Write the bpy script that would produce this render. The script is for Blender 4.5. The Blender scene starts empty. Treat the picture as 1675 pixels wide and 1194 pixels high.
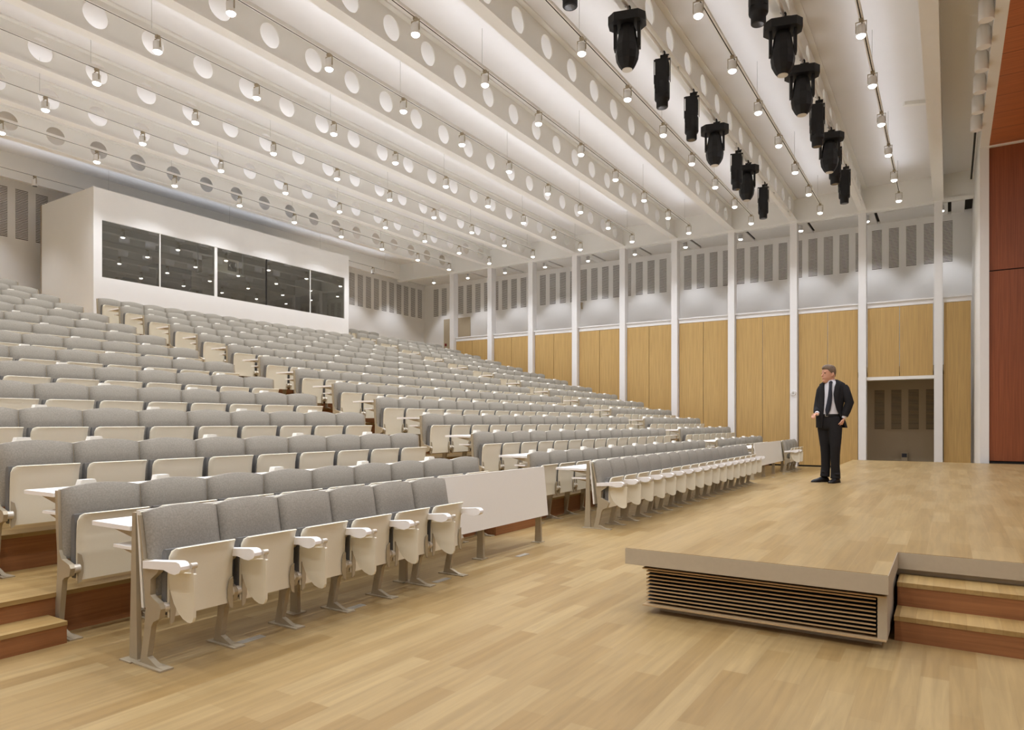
import bpy, bmesh, math, random
from mathutils import Vector, Matrix
random.seed(7)
SC = bpy.context.scene
COL = SC.collection
PI = math.pi
# ------------------------------------------------------------------ camera, world, exposure
YAW = math.atan((1553.0 - 837.5) / 1117.0)
EYE = 1.40
cam_d = bpy.data.cameras.new('camera'); cam = bpy.data.objects.new('camera', cam_d); COL.objects.link(cam)
cam.location = (0, 0, EYE); cam.rotation_euler = (PI / 2, 0, YAW)
cam_d.sensor_width = 36.0; cam_d.lens = 36.0 * 1117.0 / 1675.0
cam_d.shift_y = 94.0 / 1675.0; cam_d.clip_start = 0.05; cam_d.clip_end = 200
SC.camera = cam
w = bpy.data.worlds.new('world'); SC.world = w; w.use_nodes = True
w.node_tree.nodes['Background'].inputs[0].default_value = (1.0, 0.95, 0.88, 1)
w.node_tree.nodes['Background'].inputs[1].default_value = 0.05
SC.view_settings.view_transform = 'Standard'; SC.view_settings.look = 'None'
SC.view_settings.gamma = 1.0; SC.view_settings.use_curve_mapping = False
SC.view_settings.exposure = 0.32
SC.cycles.max_bounces = 7; SC.cycles.diffuse_bounces = 5; SC.cycles.glossy_bounces = 3
SC.cycles.transparent_max_bounces = 6; SC.cycles.sample_clamp_indirect = 6.0
SC.cycles.use_denoising = True; SC.cycles.caustics_reflective = False; SC.cycles.caustics_refractive = False
SPOT_W = 108.0; UP_W = 20.0; GAL_W = 75.0; FILL_W = 62.0
SPOT_C = (0.95, 0.985, 1.08); UP_C = (0.92, 0.97, 1.09)
F = Vector((-math.sin(YAW), math.cos(YAW), 0)); R = Vector((math.cos(YAW), math.sin(YAW), 0))
def px(p):
    d = Vector((p[0], p[1], p[2] - EYE)); z = d.dot(F)
    if z < 0.05: return (1e9, 1e9, z)
    return (837.5 + 1117 * d.dot(R) / z, 691 - 1117 * d.z / z, z)

# ------------------------------------------------------------------ dimensions (metres)
XB = [-0.27 - 1.96 * k for k in range(10)]       # beams and columns
COLY = 23.2; WALLY = 25.5; BACKX = -21.35; CEIL = 8.52; BEAMZ = 7.83; SOFF = 7.96
STZ = 0.474
PITCH = 0.98; RISE = 0.278
def tier_z(r): return RISE * max(0, r - 2)
def row_x(r): return -3.98 - PITCH * (r - 1)
ORD = ['zeroth', 'first', 'second', 'third', 'fourth', 'fifth', 'sixth', 'seventh', 'eighth', 'ninth', 'tenth', 'eleventh', 'twelfth',
       'thirteenth', 'fourteenth', 'fifteenth', 'sixteenth', 'seventeenth', 'eighteenth', 'nineteenth', 'twentieth'] + ['twenty-' + s for s in
       ('first', 'second', 'third', 'fourth', 'fifth', 'sixth', 'seventh', 'eighth', 'ninth')] + ['thirtieth'] + ['thirty-' + s for s in ('first', 'second', 'third', 'fourth', 'fifth', 'sixth', 'seventh', 'eighth', 'ninth')] + ['fortieth'] + ['forty-' + s for s in ('first', 'second', 'third', 'fourth', 'fifth', 'sixth')]

# ------------------------------------------------------------------ materials
def mat(name, col, rough=0.6, metal=0.0, spec=0.3):
    m = bpy.data.materials.new(name); m.use_nodes = True
    b = m.node_tree.nodes['Principled BSDF']
    b.inputs['Base Color'].default_value = (*col, 1); b.inputs['Roughness'].default_value = rough
    b.inputs['Metallic'].default_value = metal; b.inputs['Specular IOR Level'].default_value = spec
    return m
RXYZ = tuple(Matrix(((0, 1, 0), (0, 0, 1), (1, 0, 0))).to_euler())
RZXY = tuple(Matrix(((0, 0, 1), (1, 0, 0), (0, 1, 0))).to_euler())
def noisy(name, col, amt=0.06, scale=30.0, rough=0.6, metal=0.0, spec=0.3, stretch=(1, 1, 1)):
    m = mat(name, col, rough, metal, spec); nt = m.node_tree; N = nt.nodes; L = nt.links; b = N['Principled BSDF']
    tc = N.new('ShaderNodeTexCoord'); mp = N.new('ShaderNodeMapping'); mp.inputs['Scale'].default_value = stretch
    ns = N.new('ShaderNodeTexNoise'); ns.inputs['Scale'].default_value = scale; ns.inputs['Detail'].default_value = 4
    mx = N.new('ShaderNodeMix'); mx.data_type = 'RGBA'
    mx.inputs[6].default_value = (*[c * (1 - amt) for c in col], 1); mx.inputs[7].default_value = (*[min(1, c * (1 + amt)) for c in col], 1)
    L.new(tc.outputs['Object'], mp.inputs[0]); L.new(mp.outputs[0], ns.inputs['Vector']); L.new(ns.outputs[0], mx.inputs[0])
    L.new(mx.outputs[2], b.inputs['Base Color'])
    return m
def planks(name, c1, c2, cm, length, width, rot, rough=0.38, grain=(2, 40, 40), amt=0.14, mortar=0.0008, off=0.37, spec=0.35):
    """strips of wood along local axis: rot maps the strip direction onto the brick texture's u"""
    m = mat(name, c1, rough, 0, spec); nt = m.node_tree; N = nt.nodes; L = nt.links; b = N['Principled BSDF']
    tc = N.new('ShaderNodeTexCoord'); mp = N.new('ShaderNodeMapping'); mp.inputs['Rotation'].default_value = rot
    br = N.new('ShaderNodeTexBrick'); br.offset = off; br.offset_frequency = 2; br.squash = 1.0
    br.inputs['Color1'].default_value = (*c1, 1); br.inputs['Color2'].default_value = (*c2, 1); br.inputs['Mortar'].default_value = (*cm, 1)
    br.inputs['Scale'].default_value = 1.0; br.inputs['Mortar Size'].default_value = mortar; br.inputs['Mortar Smooth'].default_value = 0.1
    br.inputs['Bias'].default_value = 0.0; br.inputs['Brick Width'].default_value = length; br.inputs['Row Height'].default_value = width
    L.new(tc.outputs['Object'], mp.inputs[0]); L.new(mp.outputs[0], br.inputs['Vector'])
    mp2 = N.new('ShaderNodeMapping'); mp2.inputs['Scale'].default_value = grain
    ns = N.new('ShaderNodeTexNoise'); ns.inputs['Scale'].default_value = 1.0; ns.inputs['Detail'].default_value = 5; ns.inputs['Distortion'].default_value = 0.6
    L.new(mp.outputs[0], mp2.inputs[0]); L.new(mp2.outputs[0], ns.inputs['Vector'])
    rmp = N.new('ShaderNodeMapRange'); rmp.inputs[1].default_value = 0.3; rmp.inputs[2].default_value = 0.7
    rmp.inputs[3].default_value = 1 - amt; rmp.inputs[4].default_value = 1 + amt * 0.7
    L.new(ns.outputs[0], rmp.inputs[0])
    sc = N.new('ShaderNodeVectorMath'); sc.operation = 'SCALE'
    L.new(br.outputs['Color'], sc.inputs[0]); L.new(rmp.outputs[0], sc.inputs['Scale']); L.new(sc.outputs[0], b.inputs['Base Color'])
    return m
def emit(name, col, s):
    m = bpy.data.materials.new(name); m.use_nodes = True; nt = m.node_tree; nt.nodes.clear()
    e = nt.nodes.new('ShaderNodeEmission'); e.inputs[0].default_value = (*col, 1); e.inputs[1].default_value = s
    o = nt.nodes.new('ShaderNodeOutputMaterial'); nt.links.new(e.outputs[0], o.inputs[0]); return m
M = {}
M['ceil'] = noisy('ceiling_paint', (0.83, 0.815, 0.80), 0.015, 3, 0.85)
M['white'] = noisy('white_paint', (0.85, 0.835, 0.805), 0.015, 4, 0.7)
M['beam'] = noisy('beam_paint', (0.86, 0.845, 0.80), 0.015, 4, 0.6)
M['column'] = noisy('column_paint', (0.82, 0.805, 0.785), 0.015, 4, 0.55)
M['cream'] = noisy('cream_laminate', (0.75, 0.695, 0.55), 0.025, 120, 0.5)
M['desk'] = noisy('white_laminate', (0.88, 0.855, 0.82), 0.02, 60, 0.45)
M['panelw'] = noisy('pale_panel', (0.80, 0.775, 0.70), 0.02, 60, 0.5)
M['fabric'] = noisy('grey_fabric', (0.305, 0.28, 0.232), 0.34, 100, 0.95, spec=0.1)
M['fabric_dark'] = noisy('dark_grey_fabric', (0.17, 0.165, 0.155), 0.2, 160, 0.95, spec=0.1)
M['metal'] = noisy('bronze_grey_metal', (0.43, 0.365, 0.255), 0.04, 40, 0.45, 0.25)
M['steel'] = noisy('steel', (0.55, 0.54, 0.50), 0.04, 40, 0.35, 0.7)
M['chrome'] = mat('bright_metal', (0.66, 0.61, 0.52), 0.35, 0.35)
M['black'] = noisy('black_casing', (0.012, 0.012, 0.013), 0.1, 50, 0.5)
M['gap'] = mat('dark_gap', (0.03, 0.026, 0.022), 0.9)
M['slot'] = mat('slot_shadow_gap', (0.06, 0.047, 0.036), 0.9)
M['lens'] = mat('lens_glass', (0.06, 0.06, 0.07), 0.05, 0.0, 0.8)
M['lit'] = emit('lamp_lit', (1.0, 0.96, 0.88), 14.0)
M['glow'] = emit('lamp_soft', (1.0, 0.93, 0.80), 2.2)
M['floor'] = planks('oak_floor', (0.375, 0.265, 0.119), (0.29, 0.186, 0.070), (0.30, 0.20, 0.084), 0.78, 0.135, (0, 0, -PI / 2), 0.36, (1.6, 26, 26))
M['stage'] = planks('oak_stage_deck', (0.385, 0.273, 0.124), (0.31, 0.203, 0.079), (0.43, 0.305, 0.145), 0.78, 0.135, (0, 0, -PI / 2), 0.34, (1.6, 26, 26))
M['tread'] = planks('oak_tread', (0.42, 0.285, 0.113), (0.33, 0.208, 0.072), (0.27, 0.155, 0.056), 0.9, 0.09, (0, 0, -PI / 2), 0.4, (1.6, 26, 26))
M['riser'] = planks('reddish_riser', (0.315, 0.135, 0.052), (0.285, 0.118, 0.045), (0.28, 0.115, 0.045), 1.6, 0.5, RXYZ, 0.42, (2.0, 45, 45), 0.2)
M['riser_y'] = planks('reddish_riser_front', (0.315, 0.135, 0.052), (0.285, 0.118, 0.045), (0.28, 0.115, 0.045), 1.6, 0.5, (PI / 2, 0, 0), 0.42, (2.0, 45, 45), 0.2)
M['oak'] = planks('oak_panel', (0.535, 0.35, 0.132), (0.51, 0.33, 0.122), (0.49, 0.315, 0.115), 9.0, 0.24, RZXY, 0.5, (1.0, 40, 40), 0.16, 0.0005)
M['redwood'] = planks('red_wood_panel', (0.31, 0.092, 0.034), (0.285, 0.084, 0.031), (0.23, 0.065, 0.025), 9.0, 0.55, RZXY, 0.45, (1.0, 42, 42), 0.2, 0.001)
M['redsoffit'] = planks('red_wood_soffit', (0.50, 0.165, 0.062), (0.47, 0.152, 0.057), (0.05, 0.02, 0.012), 14.0, 0.9, (0, 0, 0), 0.45, (1.4, 40, 40), 0.2, 0.007)
M['beige'] = noisy('beige_fascia', (0.50, 0.43, 0.315), 0.05, 30, 0.5, 0.1)
M['slat'] = noisy('beige_slat', (0.52, 0.37, 0.20), 0.05, 30, 0.5)
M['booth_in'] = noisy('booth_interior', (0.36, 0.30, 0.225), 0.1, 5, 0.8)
M['door'] = noisy('beige_door', (0.47, 0.39, 0.27), 0.03, 20, 0.6)
M['suit'] = noisy('charcoal_suit_cloth', (0.018, 0.017, 0.018), 0.25, 90, 0.85, spec=0.2)
M['shirt'] = noisy('white_shirt_cloth', (0.70, 0.70, 0.74), 0.06, 40, 0.85)
M['skin'] = noisy('skin', (0.62, 0.33, 0.215), 0.08, 25, 0.55)
M['hair'] = noisy('brown_grey_hair', (0.17, 0.12, 0.08), 0.6, 38, 0.7, stretch=(1, 1, 0.4))
M['leather'] = noisy('black_leather', (0.014, 0.013, 0.013), 0.1, 60, 0.4)
M['tie'] = noisy('dark_tie', (0.022, 0.023, 0.032), 0.2, 120, 0.7)
M['eye'] = mat('dark_eye', (0.03, 0.022, 0.02), 0.3)
M['lip'] = mat('lip', (0.45, 0.17, 0.12), 0.5)
def glass():
    m = bpy.data.materials.new('booth_glass'); m.use_nodes = True; nt = m.node_tree; nt.nodes.clear()
    t = nt.nodes.new('ShaderNodeBsdfTransparent'); t.inputs[0].default_value = (0.72, 0.72, 0.68, 1)
    g = nt.nodes.new('ShaderNodeBsdfGlossy'); g.inputs['Roughness'].default_value = 0.0; g.inputs[0].default_value = (0.9, 0.9, 0.9, 1)
    x = nt.nodes.new('ShaderNodeMixShader'); x.inputs[0].default_value = 0.17
    o = nt.nodes.new('ShaderNodeOutputMaterial')
    nt.links.new(t.outputs[0], x.inputs[1]); nt.links.new(g.outputs[0], x.inputs[2]); nt.links.new(x.outputs[0], o.inputs[0]); return m
M['glass'] = glass()

# ------------------------------------------------------------------ mesh builder
class MB:
    def __init__(s): s.v = []; s.f = []; s.sm = []; s.mi = []; s.cur = 0
    def add(s, vs, fs, smooth=False):
        o = len(s.v); s.v += [tuple(p) for p in vs]
        for f in fs: s.f.append(tuple(i + o for i in f)); s.sm.append(smooth); s.mi.append(s.cur)
        return s
    def slot(s, i): s.cur = i; return s
    def box(s, x0, y0, z0, x1, y1, z1):
        v = [(x0, y0, z0), (x1, y0, z0), (x1, y1, z0), (x0, y1, z0), (x0, y0, z1), (x1, y0, z1), (x1, y1, z1), (x0, y1, z1)]
        return s.add(v, [(3, 2, 1, 0), (4, 5, 6, 7), (0, 1, 5, 4), (1, 2, 6, 5), (2, 3, 7, 6), (3, 0, 4, 7)])
    def poly_y(s, pts, y0, y1, smooth=False):
        """polygon in x,z pushed along y"""
        n = len(pts)
        a = sum(pts[i][0] * pts[(i + 1) % n][1] - pts[(i + 1) % n][0] * pts[i][1] for i in range(n))
        if a < 0: pts = pts[::-1]
        v = [(x, y0, z) for x, z in pts] + [(x, y1, z) for x, z in pts]
        f = [tuple(range(n)), tuple(range(2 * n - 1, n - 1, -1))]
        s.add(v, f)
        s.add(v, [(i, i + n, (i + 1) % n + n, (i + 1) % n) for i in range(n)], smooth)
        return s
    def poly_z(s, pts, z0, z1):
        n = len(pts)
        a = sum(pts[i][0] * pts[(i + 1) % n][1] - pts[(i + 1) % n][0] * pts[i][1] for i in range(n))
        if a < 0: pts = pts[::-1]
        v = [(x, y, z0) for x, y in pts] + [(x, y, z1) for x, y in pts]
        return s.add(v, [tuple(range(n - 1, -1, -1)), tuple(range(n, 2 * n))] + [(i, (i + 1) % n, (i + 1) % n + n, i + n) for i in range(n)])
    def poly_x(s, pts, x0, x1):
        n = len(pts)
        a = sum(pts[i][0] * pts[(i + 1) % n][1] - pts[(i + 1) % n][0] * pts[i][1] for i in range(n))
        if a < 0: pts = pts[::-1]
        v = [(x0, y, z) for y, z in pts] + [(x1, y, z) for y, z in pts]
        return s.add(v, [tuple(range(n - 1, -1, -1)), tuple(range(n, 2 * n))] + [(i, (i + 1) % n, (i + 1) % n + n, i + n) for i in range(n)])
    def loft(s, rings, smooth=True, caps=True, closed=True):
        n = len(rings[0]); v = [p for r in rings for p in r]; f = []
        for k in range(len(rings) - 1):
            for i in range(n if closed else n - 1):
                j = (i + 1) % n
                f.append((k * n + i, k * n + j, (k + 1) * n + j, (k + 1) * n + i))
        s.add(v, f, smooth)
        if caps and closed:
            s.add(rings[0], [tuple(range(n - 1, -1, -1))], False); s.add(rings[-1], [tuple(range(n))], False)
        return s
    def tube(s, pts, rad, n=10, caps=True, squash=1.0):
        pts = [Vector(p) for p in pts]
        if not isinstance(rad, (list, tuple)): rad = [rad] * len(pts)
        rings = []; up = None
        for i, p in enumerate(pts):
            d = (pts[min(i + 1, len(pts) - 1)] - pts[max(i - 1, 0)]).normalized()
            if up is None: up = Vector((0, 0, 1)) if abs(d.z) < 0.9 else Vector((1, 0, 0))
            a = d.cross(up).normalized(); b = a.cross(d).normalized(); up = b
            rings.append([p + a * (rad[i] * math.cos(t)) + b * (rad[i] * squash * math.sin(t)) for t in [2 * PI * k / n for k in range(n)]])
        return s.loft([r[::-1] for r in rings] if False else rings, True, caps)
    def cyl(s, p, r, h, n=14, axis='z', smooth=True):
        p = Vector(p); d = {'z': Vector((0, 0, 1)), 'y': Vector((0, 1, 0)), 'x': Vector((1, 0, 0))}[axis]
        return s.tube([p, p + d * h], [r, r], n)
    def lathe(s, prof, n=14, c=(0, 0, 0), smooth=True, ph=0.0):
        rings = [[(c[0] + r * math.cos(ph + 2 * PI * k / n), c[1] + r * math.sin(ph + 2 * PI * k / n), c[2] + z) for k in range(n)] for r, z in prof]
        return s.loft(rings, smooth, True)
    def ball(s, c, r, n=10, m=7):
        if not isinstance(r, (list, tuple)): r = (r, r, r)
        rings = []
        for k in range(m + 1):
            t = -PI / 2 + PI * k / m; q = max(math.cos(t), 0.02)
            rings.append([(c[0] + r[0] * q * math.cos(2 * PI * i / n), c[1] + r[1] * q * math.sin(2 * PI * i / n), c[2] + r[2] * math.sin(t)) for i in range(n)])
        return s.loft(rings, True, True)
    def mesh(s, name, mats):
        me = bpy.data.meshes.new(name); me.from_pydata(s.v, [], s.f)
        if not isinstance(mats, (list, tuple)): mats = [mats]
        for m in mats: me.materials.append(m)
        me.polygons.foreach_set('use_smooth', s.sm); me.polygons.foreach_set('material_index', s.mi)
        me.validate(); me.update()
        bm = bmesh.new(); bm.from_mesh(me); bmesh.ops.recalc_face_normals(bm, faces=bm.faces); bm.to_mesh(me); bm.free()
        return me
def put(name, me, parent=None, loc=(0, 0, 0), rz=0):
    o = bpy.data.objects.new(name, me); COL.objects.link(o); o.location = loc
    if rz: o.rotation_euler = (0, 0, rz)
    if parent: o.parent = parent
    return o
def build(name, mb, mats, parent=None, loc=(0, 0, 0), rz=0): return put(name, mb.mesh(name, mats), parent, loc, rz)
def tag(o, label, cat, group=None):
    o['label'] = label; o['category'] = cat
    if group: o['group'] = group
    return o
def thing(name, label, cat, loc=(0, 0, 0), rz=0, group=None):
    o = bpy.data.objects.new(name, None); COL.objects.link(o); o.location = loc; o.rotation_euler = (0, 0, rz); o.empty_display_size = 0.1
    return tag(o, label, cat, group)
def struct(name, mb, mats):
    o = build(name, mb, mats); o['kind'] = 'structure'; return o
def bevel(o, wdt, seg=2):
    b = o.modifiers.new('bevel', 'BEVEL'); b.width = wdt; b.segments = seg; b.limit_method = 'ANGLE'; b.angle_limit = math.radians(40); return o

# ------------------------------------------------------------------ setting: floor, tiers, steps
struct('floor', MB().box(-5.2, -3.2, -0.2, 12.2, 25.7, 0.0), M['floor'])
TOPT = 14
for k in range(1, TOPT + 1):
    xf = -4.98 - PITCH * (k - 1); xb = xf - PITCH if k < TOPT else BACKX - 0.1
    z1 = RISE * k
    mb = MB().slot(0).box(xb - 0.02, -3.2, z1 - 0.03, xf + 0.012, 25.7, z1).slot(1).box(xb - 0.02, -3.2, z1 - RISE - 0.03, xf, 25.7, z1 - 0.03)
    struct('floor_tier', mb, [M['tread'], M['riser']])
AISLES = [(0.95, 2.13, 'near'), (7.0, 8.13, 'middle'), (16.36, 17.34, 'far')]
for (a, b, nm) in AISLES:
    for k in range(1, TOPT):
        xf = -4.98 - PITCH * (k - 1); z1 = RISE * (k - 0.5)
        mb = MB().slot(0).box(xf + 0.001, a, z1 - 0.025, xf + 0.262, b, z1).slot(1).box(xf + 0.001, a + 0.002, RISE * (k - 1), xf + 0.258, b - 0.002, z1 - 0.025)
        struct('aisle_step', mb, [M['tread'], M['riser']])
# walls
struct('wall_right', MB().box(BACKX - 0.2, WALLY, 0, 12.2, WALLY + 0.2, 9), M['white'])
struct('wall_back', MB().box(BACKX - 0.2, -3.2, 0, BACKX, WALLY, 9), M['white'])
struct('wall_near', MB().box(BACKX - 0.2, -3.4, 0, 12.2, -3.2, 9), M['white'])
struct('wall_stage_side', MB().box(12.2, -3.4, 0, 12.4, WALLY + 0.2, 9), M['redwood'])
struct('ceiling', MB().box(BACKX - 0.2, -3.4, CEIL, 12.4, WALLY + 0.2, CEIL + 0.2), M['ceil'])
# downstand (spandrel) along the column line and along the back of the last bay
LX = -20.87
struct('ceiling_edge', MB().box(LX - 0.12, COLY, BEAMZ - 0.02, 0.6, COLY + 0.14, CEIL).box(LX - 0.12, COLY - 0.04, BEAMZ - 0.08, 0.6, COLY + 0.16, BEAMZ), M['beam'])
struct('ceiling_edge', MB().box(LX - 0.14, -3.2, BEAMZ + 0.02, LX, COLY, CEIL), M['beam'])
# soffit of the gallery behind the columns, one board per bay with dark gaps
struct('soffit_void', MB().box(BACKX, COLY + 0.14, SOFF + 0.07, 0.6, WALLY, SOFF + 0.09), M['gap'])
bays = [(XB[0] + 0.13, 0.45)] + [(XB[k + 1] + 0.13, XB[k] - 0.13) for k in range(9)] + [(BACKX, XB[9] - 0.13)]
for (a, b) in bays:
    struct('soffit_board', MB().box(a + 0.19, COLY + 0.97, SOFF, b + (0.0 if b < 0.4 else -0.06), WALLY, SOFF + 0.05), M['white'])
    struct('soffit_board', MB().box(a - 0.24, COLY + 0.97, SOFF, a + 0.10, WALLY, SOFF + 0.05), M['white'])
struct('soffit_board', MB().box(BACKX, -3.2, SOFF, LX - 0.14, COLY, SOFF + 0.05), M['white'])

# columns
for k, x in enumerate(XB):
    mb = MB().box(x - 0.105, COLY - 0.02, 0, x + 0.105, COLY + 0.01, BEAMZ - 0.02).box(x - 0.02, COLY + 0.01, 0, x + 0.02, COLY + 0.27, BEAMZ - 0.02).box(x - 0.105, COLY + 0.27, 0, x + 0.105, COLY + 0.295, BEAMZ - 0.02)
    mb.box(x - 0.105, COLY + 0.01, 0, x - 0.095, COLY + 0.27, BEAMZ - 0.02).box(x + 0.095, COLY + 0.01, 0, x + 0.105, COLY + 0.27, BEAMZ - 0.02)
    struct('column', mb, M['column'])

# castellated beams: web plate with round holes, flanges
def beam(x):
    mb = MB(); y0, y1 = -3.2, COLY + 0.02; z0, z1 = BEAMZ + 0.03, CEIL
    t = 0.02; P = 0.98; hr = 0.208; zc = 8.205; ys = []
    y = 10.76 - P * 12
    while y < y0 + 0.3: y += P
    while y < y1 - 0.3: ys.append(y); y += P
    n = 24
    prev = y0
    for i, yc in enumerate(ys):
        nxt = (yc + ys[i + 1]) / 2 if i + 1 < len(ys) else y1
        for sx in (-1, 1):
            X = x + sx * t / 2; v = []; f = []
            for k in range(n):
                a = 2 * PI * k / n; v.append((X, yc + hr * math.cos(a), zc + hr * math.sin(a)))
            # outer ring on the rectangle
            for k in range(n):
                a = 2 * PI * k / n; c, s_ = math.cos(a), math.sin(a)
                tx = ((nxt - yc) if c > 0 else (yc - prev)) / max(abs(c), 1e-6); tz = ((z1 - zc) if s_ > 0 else (zc - z0)) / max(abs(s_), 1e-6)
                q = min(tx, tz); v.append((X, yc + q * c, zc + q * s_))
            for k in range(n):
                j = (k + 1) % n; f.append((k, j, j + n, k + n))
            mb.add(v, f)
            # corner triangles
            for (cy, cz) in ((nxt, z1), (prev, z1), (prev, z0), (nxt, z0)):
                aa = math.atan2(cz - zc, cy - yc) % (2 * PI); k = int(aa / (2 * PI / n))
                mb.add([(X, cy, cz), v[n + k], v[n + (k + 1) % n]], [(0, 1, 2)])
        # hole rim
        mb.add([(x + sgn * t / 2, yc + hr * math.cos(2 * PI * k / n), zc + hr * math.sin(2 * PI * k / n)) for sgn in (-1, 1) for k in range(n)],
               [(k, (k + 1) % n, (k + 1) % n + n, k + n) for k in range(n)], True)
        prev = nxt
    mb.box(x - 0.115, y0, BEAMZ, x + 0.115, y1, BEAMZ + 0.03)
    mb.box(x - 0.115, y0, CEIL - 0.03, x + 0.115, y1, CEIL - 0.002)
    return mb
for k, x in enumerate(XB):
    if k == 0:
        struct('ceiling_beam', MB().box(x - 0.13, -3.2, BEAMZ - 0.04, x + 0.13, COLY + 0.02, CEIL - 0.002), M['beam'])
    else:
        struct('ceiling_beam', beam(x), M['beam'])

# portal frame at the stage: jamb and fascia beam, red wood wall and soffit
PX0, PX1, REDY, REDZ = 0.59, 0.765, 19.1, 7.72
struct('portal_jamb', MB().box(PX0, REDY - 0.06, 0, PX1, WALLY, CEIL), M['beam'])
struct('portal_beam', MB().box(PX0, -3.2, REDZ, PX1, REDY - 0.06, CEIL), M['beam'])
struct('wall_red', MB().box(PX1, REDY, STZ + 0.05, 12.2, REDY + 0.1, 4.86).box(PX1, REDY, 4.885, 12.2, REDY + 0.1, REDZ + 0.1), M['redwood'])
struct('trim_1', MB().box(PX1, REDY + 0.03, 4.84, 12.2, REDY + 0.09, 4.9), M['gap'])
struct('baseboard_red', MB().box(PX1, REDY + 0.02, 0, 12.2, REDY + 0.1, STZ + 0.06), M['gap'])
struct('soffit_red', MB().box(PX1, -3.2, REDZ, 12.2, REDY, REDZ + 0.05), M['redsoffit'])
struct('trim_2', MB().box(PX1, REDY - 0.09, REDZ - 0.03, 12.2, REDY, REDZ), M['beam'])

# oak wall panels between the columns, with a white top strip and a thin rail
PZ = 4.86
def oak_leaf(a, b, z0, z1):
    o = build('wall_panel', MB().box(0, 0, z0, b - a, 0.05, z1), M['oak'], None, (a, COLY + 0.13, 0)); o['kind'] = 'structure'
pb = [(XB[k + 1], XB[k]) for k in range(9)] + [(XB[0], 0.59)]
for i, (a, b) in enumerate(pb):
    a1, b1 = a + 0.135, b - 0.135
    z0 = 0.05
    if i == 0: z0 = 2.78
    m = (a1 + b1) / 2
    if i == 9: oak_leaf(a1, PX0 - 0.02 - 0.06, z0, PZ); b1 = PX0 - 0.08
    else: oak_leaf(a1, m - 0.008, z0, PZ); oak_leaf(m + 0.008, b1, z0, PZ)
    struct('trim_3', MB().box(a1 - 0.01, COLY + 0.12, PZ + 0.005, b1 + 0.01, COLY + 0.2, 5.0).box(a1 - 0.02, COLY + 0.08, 5.0, b1 + 0.02, COLY + 0.22, 5.04), M['column'])
    if i == 0:
        struct('trim_4', MB().box(a1 - 0.03, COLY + 0.11, 2.68, b1 + 0.03, COLY + 0.5, 2.775), M['beam'])
    else:
        struct('baseboard_right', MB().box(a1, COLY + 0.15, 0.0, b1, COLY + 0.19, 0.05), M['gap'])
# recess beside the stage: side cheeks and a back wall behind the panel line
struct('wall_recess', MB().box(-2.35, COLY + 1.9, 0, -0.1, COLY + 1.95, 3.2).box(-2.6, COLY + 0.3, 2.9, -0.05, WALLY, 2.95), M['door'])

# slotted vent strips
def vent(wd, z0, z1, axis):
    mb = MB(); n = round((z1 - z0) / 0.0425)
    p = (z1 - z0) / n
    bx = (lambda u0, d0, za, u1, d1, zb: mb.box(u0, d0, za, u1, d1, zb)) if axis == 'x' else (lambda u0, d0, za, u1, d1, zb: mb.box(d0, u0, za, d1, u1, zb))
    mb.slot(1); bx(0, -0.004, z0, wd, 0.0, z1)
    mb.slot(0)
    for i in range(n): bx(0, -0.012, z0 + p * i + p * 0.5, wd, -0.004, z0 + p * (i + 1))
    return mb.mesh('wall_vent', [M['white'] if axis == 'x' or True else 0, M['slot']])
vx = vent(0.285, 6.46, 7.76, 'x')
left = -8.53 - 0.49 * 26
xs = [-8.53 + 0.49 * i for i in range(-26, 19)]
xs = [x for x in xs if BACKX + 0.1 < x < 0.25]
for i, x in enumerate(reversed(xs)):
    tag(put('wall_vent', vx, None, (x, WALLY, 0)), f'tall slotted vent strip on upper side wall, {ORD[i + 1]} from the stage end', 'vent', 'slotted vent strips along the upper side wall')
vy = MB(); 
def vent_back():
    mb = MB(); z0, z1 = 6.4, 7.76; n = 32; p = (z1 - z0) / n
    mb.slot(1).box(0, 0, z0, 0.004, 0.3, z1); mb.slot(0)
    for i in range(n): mb.box(0.004, 0, z0 + p * i + p * 0.5, 0.012, 0.3, z0 + p * (i + 1))
    return mb.mesh('wall_vent', [M['white'], M['slot']])
vb = vent_back()
yy = 20.59 + 0.49 * 9; i = 0
while yy > 6.8:
    if not (9.2 < yy < 20.2):
        i += 1
        if yy > 15: nright = i
        w_ = 'right of' if yy > 15 else 'left of'
        tag(put('wall_vent', vb, None, (BACKX, yy, 0)), f'tall slotted vent strip on the rear wall {w_} the booth, {ORD[i if yy > 15 else i - nright]} from the ' + ('corner' if yy > 15 else 'booth'), 'vent', 'slotted vent strips on the rear wall')
    yy -= 0.49
def vent_low():
    mb = MB(); z0, z1 = 1.19, 2.46; n = 30; p = (z1 - z0) / n
    mb.slot(1).box(0, -0.004, z0, 0.285, 0, z1); mb.slot(0)
    for i in range(n): mb.box(0, -0.012, z0 + p * i + p * 0.5, 0.285, -0.004, z0 + p * (i + 1))
    return mb.mesh('wall_vent', [M['door'], M['slot']])
vl = vent_low()
for i in range(4):
    tag(put('wall_vent', vl, None, (-2.055 + 0.478 * i, COLY + 1.9, 0)), f'brown slotted vent strip in the recess beside the stage, {ORD[i + 1]} from its audience side', 'vent', 'slotted vent strips in the recess')
# floor light in the recess
t = thing('floor_light', 'small square uplight on the floor of the recess beside the stage', 'light', (-1.2, COLY + 1.75, 0.0))
build('housing', MB().box(-0.09, -0.08, 0.0, 0.09, 0.08, 0.44), M['metal'], t); build('lens', MB().box(-0.07, -0.09, 0.3, 0.07, -0.08, 0.42), M['lens'], t)
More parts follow.
